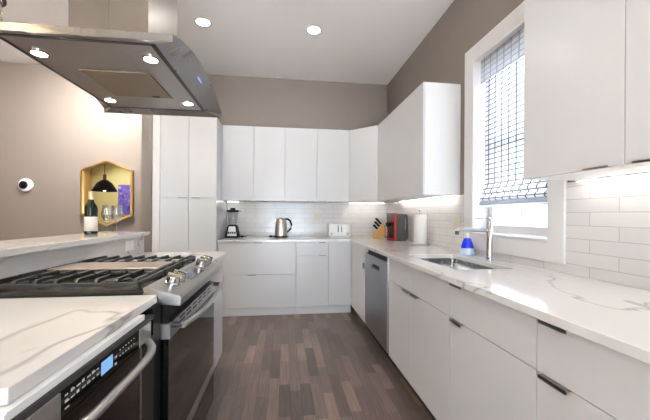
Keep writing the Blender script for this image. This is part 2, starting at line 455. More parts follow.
struct('window_glass', B(XR + 0.133, XR + 0.136, WY0 + 0.055, WY1 - 0.055, WZ0 + 0.08, WZ1 - 0.055), PANE, win)
# unseen windows added behind the camera as daylight fill
w2 = struct('fill_window_2', wall_cells(bm_(), [-0.8, -0.74, 0.05, 0.11, 0.89, 0.95], [0.1, 0.16, 2.34, 2.4], lambda i, j: not (i in (1, 3) and j == 1), 1, YR - 0.10, YR - 0.04), TRIM)
struct('window_glass', B(-0.75, 0.90, YR - 0.075, YR - 0.07, 0.15, 2.35), PANE, w2)

w3 = struct('fill_window_3', wall_cells(bm_(), [-3.9, -3.85, -3.57, -3.53, -3.25, -3.2], [0.1, 0.16, 2.34, 2.4], lambda i, j: not (i in (1, 3) and j == 1), 1, YR - 0.10, YR - 0.04), TRIM)  # unseen, put in to throw daylight on the mirror wall
struct('window_glass', B(-3.86, -3.24, YR - 0.075, YR - 0.07, 0.15, 2.35), PANE, w3)

# neighbouring house seen under the blind
nh = thing('neighbouring_house', 'white sided neighbouring house seen through the kitchen window', 'house', (4.2, 4, -0.12))
sb = bm_()
z = -0.12
while z < 9.0:
    prism(sb, [(4.2, z), (4.2 - 0.018, z), (4.2 - 0.004, z + 0.115), (4.2, z + 0.115)], 1, -2.6, 14); z += 0.115
box(sb, 4.2, 8, -2.6, 14, -0.12, 9.0)  # unseen height and near end extended to block the sun
obj('siding', sb, SIDING, nh)
wf = obj('window', wall_cells(bm_(), [4.75, 4.80, 5.10, 5.15], [1.15, 1.20, 2.1, 2.15], lambda i, j: not (i == 1 and j == 1), 0, 4.15, 4.185), M('grey window frame', (0.38, 0.38, 0.40), 0.5), nh)
obj('pane', B(4.176, 4.18, 4.80, 5.10, 1.20, 2.10), M('grey house glass', (0.30, 0.31, 0.34), 0.1), wf)
gd = obj('ground', B(-40, 40, -40, 40, -0.25, -0.12), M('cool bounce ground', (0.53, 0.57, 0.63), 0.9)); gd['kind'] = 'structure'  # unseen ground, spread out and tinted cool to bounce daylight indoors


# ------------------------------------------------------------------ cabinets
def pull_side(parent, y0, y1, xf, z):
    """edge pull on top of a front that faces -X"""
    b = bm_(); box(b, xf - 0.019, xf + 0.004, y0, y1, z + 0.0005, z + 0.003); box(b, xf - 0.019, xf - 0.0165, y0, y1, z - 0.008, z + 0.003)
    obj('handle', b, PULL, parent)


def pull_front(parent, x0, x1, yf, z, down=True):
    b = bm_()
    if down: box(b, x0, x1, yf - 0.019, yf + 0.004, z + 0.0005, z + 0.003); box(b, x0, x1, yf - 0.019, yf - 0.0165, z - 0.007, z + 0.003)
    else: box(b, x0, x1, yf - 0.016, yf + 0.004, z - 0.003, z - 0.0005); box(b, x0, x1, yf - 0.016, yf - 0.0135, z - 0.003, z + 0.006)
    obj('handle', b, PULL, parent)


XF, XD = 0.829, 0.848      # front and back face of the doors on the right
G = 0.0015                  # half a gap


def side_unit(y0, y1, label, fronts, hollow=False, group='base cabinets under the right worktop'):
    t = thing('base_cabinet', label, 'cabinet', (1.15, (y0 + y1) / 2, 0), group)
    b = bm_(); X0, X1 = XD + 0.001, XR - 0.012
    if hollow:
        box(b, X0, X1, y0 + 0.001, y0 + 0.018, 0.1, 0.884); box(b, X0, X1, y1 - 0.018, y1 - 0.001, 0.1, 0.884)
        box(b, X0, X1, y0 + 0.018, y1 - 0.018, 0.1, 0.118); box(b, X1 - 0.01, X1, y0 + 0.018, y1 - 0.018, 0.118, 0.884)
        box(b, X0, X0 + 0.018, y0 + 0.018, y1 - 0.018, 0.80, 0.884)
    else:
        box(b, X0, X1, y0 + 0.001, y1 - 0.001, 0.1, 0.884)
    obj('body', b, WBODY, t)
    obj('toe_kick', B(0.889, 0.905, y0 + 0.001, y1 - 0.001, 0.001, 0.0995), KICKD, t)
    for (nm, a0, a1, z0, z1, h) in fronts:
        f = obj(nm, B(XF, XD, a0 + G, a1 - G, z0 + G, z1 - G), WHITE, t, 0.0015)
        if h: pull_side(f, h[0], h[1], XF, z1 - G)
    return t


side_unit(0.39, 0.944, 'white lacquered cabinet nearest the camera on the right', [('drawer', 0.39, 0.944, 0.705, 0.8815, (0.817, 0.918)), ('door', 0.39, 0.944, 0.1, 0.705, (0.817, 0.918))])
side_unit(0.944, 1.497, 'white lacquered cabinet between the sink cabinet and the nearest one on the right', [('drawer', 0.944, 1.497, 0.705, 0.8815, (1.370, 1.470)), ('door', 0.944, 1.497, 0.1, 0.705, (1.370, 1.470))])
side_unit(1.497, 2.424, 'wide white two-door cabinet under the sink right of the dishwasher', [('drawer_front', 1.497, 1.984, 0.705, 0.8815, None), ('drawer_front', 1.984, 2.424, 0.705, 0.8815, None), ('door', 1.497, 1.984, 0.1, 0.705, (1.865, 1.965)), ('door', 1.984, 2.424, 0.1, 0.705, (2.005, 2.105))], hollow=True)
t = thing('corner_base_cabinet', 'white corner cabinet with a narrow door left of the dishwasher', 'cabinet', (1.15, 3.8, 0))
b = box(bm_(), XD + 0.001, XR - 0.012, 3.141, YB - 0.012, 0.1, 0.884); obj('body', b, WBODY, t)
d = obj('door', B(XF, XD, 3.142 + G, 3.70 - G, 0.1, 0.884 - G), WHITE, t, 0.0015)
b = bm_(); box(b, XF - 0.02, XF - 0.0005, 3.20, 3.205, 0.665, 0.72); box(b, XF - 0.02, XF - 0.017, 3.19, 3.215, 0.665, 0.72); obj('handle', b, PULL, d)
obj('filler', B(XF, XD, 3.70 + G, 3.840, 0.1, 0.884 - G), WHITE, t)
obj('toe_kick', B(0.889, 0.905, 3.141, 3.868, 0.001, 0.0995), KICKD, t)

# dishwasher
t = thing('dishwasher', 'grey steel dishwasher built in under the right worktop', 'dishwasher', (1.15, 2.78, 0))
obj('body', B(XD + 0.003, XR - 0.03, 2.432, 3.132, 0.1, 0.875), BLACKP, t)
dd = wall_cells(bm_(), [2.445, 2.655, 2.925, 3.128], [0.115, 0.728, 0.768, 0.838], lambda i, j: not (i == 1 and j == 1), 0, 0.818, 0.850)
d = obj('door', dd, DWST, t, 0.002)
obj('pocket_handle', B(0.838, 0.846, 2.656, 2.924, 0.729, 0.767), BLACKP, d)
obj('control_panel', prism(bm_(), [(0.822, 0.840), (0.850, 0.840), (0.850, 0.880), (0.842, 0.880)], 1, 2.447, 3.05), BLACKP, t)
obj('side_strip', B(0.820, 0.850, 2.4275, 2.4435, 0.115, 0.88), STEEL, t)
obj('toe_kick', B(0.889, 0.905, 2.43, 3.135, 0.001, 0.0995), BLACKP, t)

# back run
YF, YD = 3.840, 3.859


def back_unit(x0, x1, label, fronts):
    t = thing('base_cabinet', label, 'cabinet', ((x0 + x1) / 2, 4.15, 0), 'base cabinets along the back wall')
    obj('body', B(x0 + 0.001, x1 - 0.001, YD + 0.001, YB - 0.012, 0.1, 0.884), WBODY, t)
    obj('toe_kick', B(x0 + 0.001, min(x1 - 0.001, 0.888), 3.870, 3.886, 0.001, 0.0995), KICKW, t)
    for (nm, a0, a1, z0, z1, h) in fronts:
        f = obj(nm, B(a0 + G, a1 - G, YF, YD, z0 + G, z1 - G), WHITE, t, 0.0015)
        if h: pull_front(f, h[0], h[1], YF, z1 - G)
    return t


back_unit(-0.776, 0.143, 'widest white cabinet by the tall cupboard with two deep drawers', [('drawer', -0.776, 0.143, 0.1, 0.499, (-0.43, -0.33)), ('drawer', -0.776, 0.143, 0.499, 0.8815, (-0.36, -0.26))])
back_unit(0.143, 0.541, 'narrow white cabinet with a shallow drawer above a door on the back wall', [('door', 0.143, 0.541, 0.1, 0.724, (0.42, 0.51)), ('drawer', 0.143, 0.541, 0.724, 0.8815, (0.42, 0.50))])
back_unit(0.541, 0.829, 'plain narrow white cabinet beside the inner corner of the back run', [('door', 0.541, 0.829 - 0.001, 0.1, 0.884, None)])

# pantry
t = thing('pantry_cupboard', 'tall white four-door cupboard at the left end of the back wall', 'cupboard', (-1.086, 4.1, 0))
obj('body', B(-1.396, -0.778, 3.790, YB - 0.002, 0.1, 2.334), WHITE, t, 0.0015)
obj('toe_kick', B(-1.396, -0.778, 3.83, 3.846, 0.001, 0.0995), KICKW, t)
for i, (a0, a1) in enumerate(((-1.396, -1.085), (-1.085, -0.778))):
    for z0, z1 in ((0.1, 1.405), (1.405, 2.334)):
        f = obj('door', B(a0 + G, a1 - G, 3.770, 3.789, z0 + G, z1 - G), WHITE, t, 0.0015)
        if z0 < 1:
            hx = (-1.195, -1.10) if i == 0 else (-1.045, -0.955)
            pull_front(f, hx[0], hx[1], 3.770, z1 - G)

# wall cabinets
ZU0, ZU1 = 1.392, 2.334
for x0, xm, x1, lab in ((-0.776, -0.386, 0.004, 'white two-door wall cabinet next to the tall cupboard'), (0.004, 0.416, 0.842, 'white two-door wall cabinet next to the angled corner one')):
    t = thing('wall_cabinet', lab, 'cabinet', ((x0 + x1) / 2, 4.27, ZU0), 'wall cabinets')
    obj('body', B(x0 + 0.001, x1 - 0.001, 4.100, YB - 0.001, ZU0, ZU1), WBODY, t)
    for k, (a0, a1) in enumerate(((x0, xm), (xm, x1))):
        f = obj('door', B(a0 + G, a1 - G, 4.080, 4.099, ZU0, ZU1), WHITE, t, 0.0015)
        hx = (a1 - 0.13, a1 - 0.03) if k == 0 else (a0 + 0.03, a0 + 0.13)
        pull_front(f, hx[0], hx[1], 4.080, ZU0 - 0.0005, False)
t = thing('wall_cabinet', 'white corner wall cabinet with an angled door', 'cabinet', (1.15, 4.2, ZU0), 'wall cabinets')
obj('body', prism(bm_(), [(0.844, 4.110), (1.1595, 3.806), (XR - 0.001, 3.806), (XR - 0.001, YB - 0.001), (0.844, YB - 0.001)], 2, ZU0, ZU1), WBODY, t)
n = Vector((-0.2715, -0.283, 0)).normalized(); p0 = Vector((0.8455, 4.1085)); p1 = Vector((1.158, 3.8075)); nn = Vector((-0.69, -0.72)) * 0.021; n1 = Vector((-0.69, -0.72)) * 0.002
q = [p0 + n1, p1 + n1, p1 + nn, p0 + nn]
q[3] = Vector((0.844, 4.084)); q[2] = Vector((1.133, 3.806))
f = obj('door', prism(bm_(), [tuple(v) for v in q], 2, ZU0, ZU1), WHITE, t, 0.0015)
hb = bm_(); box(hb, -0.05, 0.05, -0.016, 0.0, -0.003, -0.0005)
bmesh.ops.rotate(hb, verts=hb.verts[:], cent=(0, 0, 0), matrix=Matrix.Rotation(math.atan2(-0.278, 0.289), 3, 'Z'))
bmesh.ops.translate(hb, verts=hb.verts[:], vec=(1.03, 3.912, ZU0)); obj('handle', hb, PULL, f)
XU, XUD = 1.1467, 1.166


def side_wall_unit(y0, y1, label, doors):
    t = thing('wall_cabinet', label, 'cabinet', (1.32, (y0 + y1) / 2, ZU0), 'wall cabinets')
    obj('body', B(XUD, XR - 0.001, y0 + 0.0005, y1 - 0.001, ZU0, ZU1), WBODY, t, 0.001)
    for a0, a1, h in doors:
        f = obj('door', B(XU, XUD - 0.001, a0 + G, a1 - G, ZU0, ZU1), WHITE, t, 0.0015)
        if h:
            b = bm_(); box(b, XU - 0.014, XU + 0.004, h[0], h[1], ZU0 - 0.003, ZU0 - 0.0005); box(b, XU - 0.014, XU - 0.0115, h[0], h[1], ZU0 - 0.003, ZU0 + 0.004)
            obj('handle', b, PULL, f)


side_wall_unit(3.31, 3.805, 'white wall cabinet between the angled corner one and the one ending by the window', [(3.31, 3.805, None)])
side_wall_unit(2.512, 3.31, 'white wall cabinet with an exposed side panel left of the window', [(2.512, 3.31, None)])
side_wall_unit(0.45, 1.395, 'large white two-door wall cabinet at the upper right in front of the window', [(0.935, 1.395, (0.98, 1.075)), (0.45, 0.935, (0.80, 0.90))])


# led strips under the wall cabinets
def led(x0, x1, y0, y1, label):
    t = thing('under_cabinet_light', label, 'light', ((x0 + x1) / 2, (y0 + y1) / 2, ZU0 - 0.012), 'light strips under the wall cabinets')
    obj('housing', B(x0, x1, y0, y1, ZU0 - 0.007, ZU0 - 0.0005), WHITEP, t)
    dx = 0.003 if x1 - x0 < y1 - y0 else 0.01; dy = 0.01 if x1 - x0 < y1 - y0 else 0.003
    obj('diffuser', B(x0 + dx, x1 - dx, y0 + dy, y1 - dy, ZU0 - 0.010, ZU0 - 0.0072), LEDM, t)


led(1.42, 1.436, 0.47, 1.385, 'light strip under the large wall cabinet at upper right')
led(1.42, 1.436, 2.53, 3.78, 'light strip under the wall cabinets left of the window')
led(0.90, 1.40, 4.30, 4.318, 'light strip under the angled corner wall cabinet')
led(-0.755, -0.60, 4.30, 4.318, 'short light strip under the wall cabinet beside the tall cupboard')

# ------------------------------------------------------------------ worktops, sink, tap
SX0, SX1, SY0, SY1 = 0.940, 1.300, 1.640, 2.305
xs = [-0.776, 0.8046, SX0, SX1, XR - 0.0005]; ys = [0.36, SY0, SY1, 3.8151, YB - 0.0005]
wt = obj('worktop', cells(bm_(), xs, ys, lambda i, j: (j == 3 or i >= 1) and not (i == 2 and j == 1), 0.885, 0.915), QUARTZ, bev=0.0025)
tag(wt, 'white quartz L-shaped worktop running under the window and along the back wall', 'worktop')
t = thing('sink', 'undermount steel sink set in the right worktop', 'sink', (1.12, 1.97, 0.69))
sk = bm_(); e = 0.006
box(sk, SX0 - e, SX1 + e, SY0 - e, SY1 + e, 0.690, 0.8845)
bmesh.ops.delete(sk, geom=[f for f in sk.faces if f.normal.z > 0.9 or abs(f.calc_center_median().z - 0.8845) < 1e-5], context='FACES')
bmesh.ops.bevel(sk, geom=[e_ for e_ in sk.edges if not e_.is_boundary], offset=0.022, segments=4, affect='EDGES')
bmesh.ops.reverse_faces(sk, faces=sk.faces[:])
o = obj('basin', sk, SINKST, t, smooth=True)
sl = o.modifiers.new('sheet', 'SOLIDIFY'); sl.thickness = 0.0015; sl.offset = -1
lb = lathe(bm_(), [(0, 0.6925), (0.03, 0.6925), (0.045, 0.694), (0.045, 0.6915)], (1.12, 2.0, 0), 24); obj('drain', lb, CHROME, t, smooth=True)

FX, FY = 1.385, 1.985
t = thing('kitchen_tap', 'chrome single-lever tap behind the sink', 'tap', (FX, FY, 0.915))
obj('pillar', lathe(bm_(), [(0.028, 0.9151), (0.028, 0.921), (0.021, 0.924), (0.021, 1.180), (0.019, 1.183), (0.021, 1.186), (0.021, 1.207), (0, 1.208)], (FX, FY, 0), 28), CHROME, t, smooth=True)
sp = tube(bm_(), [(FX - 0.005, FY, 1.115), (FX - 0.12, FY, 1.118), (FX - 0.205, FY, 1.121), (FX - 0.225, FY, 1.119), (FX - 0.236, FY, 1.108)], [0.0125, 0.0125, 0.0125, 0.0125, 0.0125], 14)
s_ = obj('spout', sp, CHROME, t, smooth=True)
obj('aerator', lathe(bm_(), [(0.012, 1.088), (0.014, 1.10), (0.014, 1.112)], (FX - 0.236, FY, 0), 16), GREYP, s_, smooth=True)
obj('lever', tube(bm_(), [(FX - 0.018, FY, 1.197), (FX - 0.108, FY, 1.199)], 0.0045, 10), CHROME, t, smooth=True)

# ------------------------------------------------------------------ roman blind
t = thing('roman_blind', 'sheer grey and white plaid roman blind half lowered in the window', 'blind', (1.50, 1.95, 1.28))
PL = blind_mat('sheer plaid weave'); HEM = blind_mat('grey woven band', False, (0.40, 0.40, 0.42), (0.20, 0.20, 0.22)); HEM2 = blind_mat('pale hem', False, (0.80, 0.80, 0.82), (0.6, 0.6, 0.62))
VAL = blind_mat('lined plaid', True, (0.70, 0.69, 0.70), (0.34, 0.34, 0.35))
BY0, BY1 = WY0 + 0.016, WY1 - 0.045


def cloth(prof, y0=BY0, y1=BY1):
    b = bm_(); n = 12
    R = [[b.verts.new((x, y0 + (y1 - y0) * i / n, z)) for i in range(n + 1)] for x, z in prof]
    for p, q in zip(R, R[1:]):
        for i in range(n): b.faces.new((p[i], p[i + 1], q[i + 1], q[i]))
    return b


obj('panel', cloth([(1.545, 2.40), (1.545, 2.0), (1.545, 1.60), (1.543, 1.46), (1.530, 1.425), (1.512, 1.405), (1.508, 1.39), (1.520, 1.378), (1.516, 1.366), (1.500, 1.354), (1.496, 1.338), (1.510, 1.326)]), PL, t, smooth=True)
hm = obj('fold_stack', cloth([(1.512, 1.340), (1.506, 1.326), (1.496, 1.316), (1.494, 1.304), (1.504, 1.298)]), HEM, t, smooth=True)
obj('hem', cloth([(1.503, 1.302), (1.502, 1.290), (1.501, 1.278)]), HEM2, t)
obj('valance', cloth([(1.506, 2.415), (1.505, 2.33), (1.504, 2.232)]), VAL, t)
obj('headrail', B(1.507, 1.547, BY0, BY1, 2.40, 2.416), WHITEP, t)

# ------------------------------------------------------------------ island
IX = -0.466
tag(obj('island_worktop', B(-1.105, IX, 0.602, 1.240, 0.885, 0.915), QUARTZ2, bev=0.0025), 'white veined quartz island worktop nearest the camera', 'worktop', 'island worktops')
tag(obj('island_worktop', B(-1.105, IX + 0.008, 2.030, 2.640, 0.885, 0.915), QUARTZ2, bev=0.0025), 'white veined quartz island worktop beyond the range', 'worktop', 'island worktops')
t = thing('island_cabinet', 'white island cabinet housing the microwave', 'cabinet', (-0.8, 0.9, 0), 'island cabinets')
b = bm_(); box(b, -1.10, -0.82, 0.58, 1.236, 0.1, 0.884); box(b, -0.82, -0.452, 0.58, 1.100, 0.868, 0.884); box(b, -0.82, -0.448, 0.572, 0.580, 0.1, 0.884)
obj('body', b, WBODY, t)
obj('filler', B(-0.82, -0.452, 1.166, 1.236, 0.1, 0.884), BLACKP, t)
f = obj('drawer', B(-0.467, -0.448, 0.584, 1.162, 0.103, 0.44), WHITE, t, 0.0015); obj('drawer_box', B(-0.815, -0.468, 0.60, 1.15, 0.11, 0.43), WBODY, t)
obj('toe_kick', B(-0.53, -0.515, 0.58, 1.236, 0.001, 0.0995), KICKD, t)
t = thing('island_cabinet', 'white island cabinet beyond the range', 'cabinet', (-0.8, 2.34, 0), 'island cabinets')
obj('body', B(-1.10, -0.511, 2.034, 2.63, 0.1, 0.884), WHITE, t)
f = obj('door', B(-0.510, -0.491, 2.036, 2.632, 0.1, 0.882), WHITE, t, 0.0015)
b = bm_(); box(b, -0.4905, -0.474, 2.12, 2.126, 0.50, 0.56); box(b, -0.476, -0.472, 2.112, 2.134, 0.50, 0.56); obj('handle', b, PULL, f)
obj('toe_kick', B(-0.56, -0.545, 2.034, 2.63, 0.001, 0.0995), KICKW, t)

# microwave
t = thing('microwave_oven', 'black built-in microwave with a bowed steel handle in the island', 'microwave', (-0.63, 0.87, 0.45))
MX = -0.447
obj('body', B(-0.81, MX - 0.022, 0.584, 1.162, 0.455, 0.864), BLACKP, t)
obj('frame', B(MX - 0.021, MX, 0.584, 1.162, 0.8525, 0.866), GREYTRIM, t)
cp = obj('control_panel', B(MX - 0.021, MX + 0.001, 0.700, 1.046, 0.796, 0.852), BLACKG, t)
kb = bm_()
for r_, zz in enumerate((0.838, 0.824, 0.811)):
    for k in range(7):
        if r_ == 2 and k > 0: continue
        y = 0.712 + k * 0.0185; box(kb, MX + 0.001, MX + 0.0016, y, y + (0.013 if (k + r_) % 3 else 0.009), zz - 0.0016, zz + 0.0016)
        if (k + r_) % 2: box(kb, MX + 0.001, MX + 0.0016, y, y + 0.009, zz + 0.0026, zz + 0.0046)
for k in range(2):
    box(kb, MX + 0.001, MX + 0.0016, 0.905, 0.915, 0.830 - 0.018 * k - 0.003, 0.830 - 0.018 * k + 0.003)
for r_ in range(2):
    for k in range(6):
        y = 0.930 + k * 0.016; box(kb, MX + 0.001, MX + 0.0014, y, y + 0.005, 0.838 - 0.016 * r_, 0.841 - 0.016 * r_)
obj('button_labels', kb, LGREY, cp)
obj('display', B(MX + 0.001, MX + 0.0022, 0.842, 0.893, 0.813, 0.845), SCREEN, cp)
obj('end_block', B(MX - 0.021, MX + 0.003, 0.600, 0.698, 0.797, 0.852), STEEL, t, 0.001)
obj('end_block', B(MX - 0.021, MX + 0.003, 1.048, 1.132, 0.797, 0.852), STEEL, t, 0.001)
d = obj('door', B(MX - 0.021, MX + 0.002, 0.586, 1.050, 0.46, 0.794), BLACKG, t, 0.001)
obj('edge_strip', B(MX - 0.021, MX + 0.003, 1.052, 1.062, 0.46, 0.794), STEEL, d)
obj('side_strip', B(MX - 0.021, MX + 0.001, 1.064, 1.160, 0.46, 0.794), BLACKE, t)
hp = []
for k in range(15):
    y = 0.615 + (1.105 - 0.615) * k / 14; e_ = abs(k - 7) / 7
    hp.append((MX + 0.046 - 0.042 * e_ ** 6, y, 0.782 + 0.012 * e_ ** 4))
obj('handle', tube(bm_(), hp, 0.0125, 12, 0.9), STEEL, d, smooth=True)

# bar wall and bar top
t = thing('bar_wall', 'half-height bar wall clad in veined quartz behind the range', 'bar wall', (-1.25, 1.6, 0))
obj('core', B(-1.33, -1.131, 0.602, 2.672, 0, 1.0445), WALL, t)
obj('splashback', B(-1.130, -1.108, 0.602, 2.678, 0.0, 1.0445), QUARTZ2, t)
tag(obj('bar_counter', B(-1.415, -1.066, 0.602, 2.690, 1.045, 1.075), QUARTZ2, bev=0.0025), 'raised white quartz bar top carrying a wine bottle and two glasses', 'bar counter')


def outlet(x, y, z, axis, label, mat):
    t = thing('outlet', label, 'outlet', (x, y, z - 0.057), 'wall outlets')
    if axis == 'y': obj('plate', B(x - 0.036, x + 0.036, y - 0.0062, y - 0.0002, z - 0.057, z + 0.057), mat, t, 0.002)
    elif axis == 'x': obj('plate', B(x - 0.0062, x - 0.0002, y - 0.058, y + 0.058, z - 0.057, z + 0.057), mat, t, 0.002)
    else: obj('plate', B(x + 0.0002, x + 0.0062, y - 0.057, y + 0.057, z - 0.036, z + 0.036), mat, t, 0.002)
    for k in (-1, 1):
        b = bm_()
        if axis == 'y': box(b, x - 0.016, x + 0.016, y - 0.0082, y - 0.0063, z + k * 0.024 - 0.014, z + k * 0.024 + 0.014)
        elif axis == 'x': box(b, x - 0.0082, x - 0.0063, y + k * 0.027 - 0.016, y + k * 0.027 + 0.016, z - 0.033, z + 0.033)
        else: box(b, x + 0.0063, x + 0.0082, y + k * 0.024 - 0.014, y + k * 0.024 + 0.014, z - 0.016, z + 0.016)
        obj('socket', b, mat, t)


outlet(0.445, TB, 1.19, 'y', 'cream double outlet on the back tiles above the toaster', CREAM)
outlet(TR, 2.545, 1.165, 'x', 'wide cream switch plate on the right tiles near the window', CREAM)
outlet(-1.108, 2.44, 0.985, '-x', 'white sideways outlet on the quartz bar splashback', WHITEP)

# ------------------------------------------------------------------ range
RY0, RY1 = 1.246, 2.024
t = thing('gas_range', 'stainless gas range with black grates in the island', 'range', (-0.76, 1.635, 0))
obj('body', B(-1.095, -0.462, RY0 + 0.002, RY1 - 0.002, 0.06, 0.900), BLACKE, t)
ct = bm_(); box(ct, -1.100, -0.512, RY0, RY1, 0.9155, 0.934)
obj('cooktop', ct, M('cooktop enamel', (0.028, 0.026, 0.022), 0.2), t, 0.004)
obj('cooktop_skirt', B(-1.09, -0.515, RY0 + 0.004, RY1 - 0.004, 0.9005, 0.915), BLACKE, t)
cpn = obj('control_panel', prism(bm_(), [(-0.520, 0.880), (-0.386, 0.868), (-0.382, 0.900), (-0.392, 0.909), (-0.511, 0.943), (-0.520, 0.938)], 1, RY0, RY1), PANELST, t, 0.003)
sl = Vector((0.119, 0, -0.034)).normalized(); nrm = Vector((0.034, 0, 0.119)).normalized()


def on_panel(bm, s, y, lift=0.0):
    """move a mesh built about the origin (z up) onto the sloped panel"""
    m = Matrix(((sl.x, 0, nrm.x), (0, 1, 0), (sl.z, 0, nrm.z)))
    base = Vector((-0.511, y, 0.943)) + sl * s + nrm * lift
    for v in bm.verts: v.co = m @ v.co + base
    return bm


for y in (1.365, 1.437, 1.800, 1.872, 1.944):
    kn = bm_(); lathe(kn, [(0.031, 0.0), (0.031, 0.007), (0.0265, 0.010), (0.026, 0.031), (0.023, 0.034), (0, 0.034)], n=24)
    box(kn, -0.026, 0.026, -0.006, 0.006, 0.033, 0.042)
    obj('knob', on_panel(kn, 0.058, y, 0.0003), CHROME, t, smooth=True)
db = bm_(); box(db, -0.034, 0.034, -0.115, 0.115, 0.0003, 0.0022)
dp = obj('display', on_panel(db, 0.062, 1.618), M('grey touch glass', (0.10, 0.10, 0.10), 0.1), t)
db = bm_(); box(db, -0.014, 0.012, -0.032, 0.032, 0.0023, 0.0030); obj('screen', on_panel(db, 0.062, 1.60), SCREEN2, dp)
# burners
for (x, y, r) in ((-0.93, 1.38, 0.045), (-0.67, 1.38, 0.055), (-0.93, 1.89, 0.045), (-0.67, 1.89, 0.055), (-0.80, 1.635, 0.05)):
    bu = obj('burner', lathe(bm_(), [(r, 0.9345), (r, 0.942), (r * 0.8, 0.944), (r * 0.8, 0.948), (0, 0.950)], (x, y, 0), 24), BLACKE, t, smooth=True)


def grate(y0, y1, fingers=True):
    b = bm_(); x0, x1 = -1.075, -0.535
    for yy in (y0 + 0.006, y1 - 0.006): box(b, x0, x1, yy - 0.006, yy + 0.006, 0.944, 0.957)
    for xx in (x0 + 0.006, x1 - 0.006): box(b, xx - 0.006, xx + 0.006, y0, y1, 0.944, 0.962)
    if fingers:
        for i in range(8):
            xx = -1.035 + 0.0685 * i; L_ = 0.095 if i in (2, 5) else 0.114
            for s, a in ((1, y0), (-1, y1)):
                pr_ = [(a, 0.950), (a + s * 0.010, 0.966), (a + s * 0.016, 0.971), (a + s * L_, 0.971), (a + s * L_, 0.962), (a + s * 0.022, 0.958), (a + s * 0.012, 0.950)]
                prism(b, pr_, 0, xx - 0.0068, xx + 0.0068)
    for xx in (x0 + 0.009, x1 - 0.009):
        for yy in (y0 + 0.009, y1 - 0.009): box(b, xx - 0.009, xx + 0.009, yy - 0.009, yy + 0.009, 0.9345, 0.950)
    return b


obj('grate', grate(RY0 + 0.016, 1.505), IRON, t, 0.0015)
obj('grate', grate(1.765, RY1 - 0.016), IRON, t, 0.0015)
gb = grate(1.517, 1.753, False); obj('centre_grate', gb, IRON, t, 0.0015)
gr = bm_(); box(gr, -1.04, -0.57, 1.535, 1.735, 0.9575, 0.968); obj('griddle', gr, M('griddle plate', (0.36, 0.30, 0.26), 0.35, 0.8), t, 0.006)
# oven door
d = obj('oven_door', B(-0.461, -0.428, RY0 + 0.003, RY1 - 0.003, 0.295, 0.742), BLACKG, t, 0.002)
tb = obj('door_top', B(-0.461, -0.424, RY0 + 0.003, RY1 - 0.003, 0.7425, 0.802), STEEL, d, 0.002)
vb = bm_()
for k in range(6):
    y = 1.36 + k * 0.094
    for zz in (0.789, 0.772): box(vb, -0.4238, -0.4232, y, y + 0.068, zz - 0.0035, zz + 0.0035)
obj('vents', vb, BLACKP, tb)
obj('door_trim', B(-0.461, -0.425, RY0 + 0.003, RY1 - 0.003, 0.262, 0.2945), STEEL, d, 0.001)
hp = []
for k in range(17):
    y = RY0 + 0.022 + (RY1 - RY0 - 0.044) * k / 16; e_ = (k - 8) / 8
    hp.append((-0.362 - 0.022 * e_ * e_, y, 0.790 - 0.012 * (1 - e_ * e_)))
hn = obj('handle', tube(bm_(), hp, 0.013, 12), STEEL, d, smooth=True)
for y in (RY0 + 0.03, RY1 - 0.03): obj('bracket', tube(bm_(), [(-0.4235, y, 0.790), (-0.385, y, 0.789)], [0.012, 0.010], 12), GREYTRIM, hn, smooth=True)
d = obj('storage_drawer', B(-0.461, -0.426, RY0 + 0.003, RY1 - 0.003, 0.075, 0.250), BLACKG, t, 0.002)
obj('recess', B(-0.461, -0.450, RY0 + 0.004, RY1 - 0.004, 0.803, 0.899), BLACKP, t)
obj('drawer_rail', B(-0.461, -0.424, RY0 + 0.003, RY1 - 0.003, 0.2505, 0.2545), STEEL, d)
for yy in (RY0 + 0.05, RY1 - 0.05):
    for xx in (-1.04, -0.52): obj('foot', lathe(bm_(), [(0.018, 0.0005), (0.018, 0.06)], (xx, yy, 0), 12), BLACKP, t)

# ------------------------------------------------------------------ range hood
HX0, HX1, HY0, HY1, HZ = -1.130, -0.414, 1.229, 2.147, 1.850
t = thing('range_hood', 'stainless arched island hood hanging above the range', 'hood', (-0.77, 1.688, HZ))
NA = 24
RISE = 0.085


def arch(y):
    u = (y - HY0) / (HY1 - HY0) * 2 - 1
    return HZ + 0.028 + RISE * (1 - abs(u) ** 2.0)


ysA = [HY0 + (HY1 - HY0) * i / NA for i in range(NA + 1)]
b = bm_()
IXF, IXB, IZ = -0.497, -1.06, 1.868
top = [[b.verts.new((x, y, arch(y))) for y in ysA] for x in (HX0, HX1)]
lipn = [b.verts.new((HX0, HY0, HZ)), b.verts.new((HX1, HY0, HZ))]; lipf = [b.verts.new((HX0, HY1, HZ)), b.verts.new((HX1, HY1, HZ))]
for i in range(NA): b.faces.new((top[0][i], top[1][i], top[1][i + 1], top[0][i + 1]))
b.faces.new((lipn[0], lipn[1], top[1][0], top[0][0])); b.faces.new((lipf[1], lipf[0], top[0][-1], top[1][-1]))
inn = [[b.verts.new((x, HY0 + 0.058 + (HY1 - HY0 - 0.116) * i / NA, IZ)) for i in range(NA + 1)] for x in (IXB, IXF)]
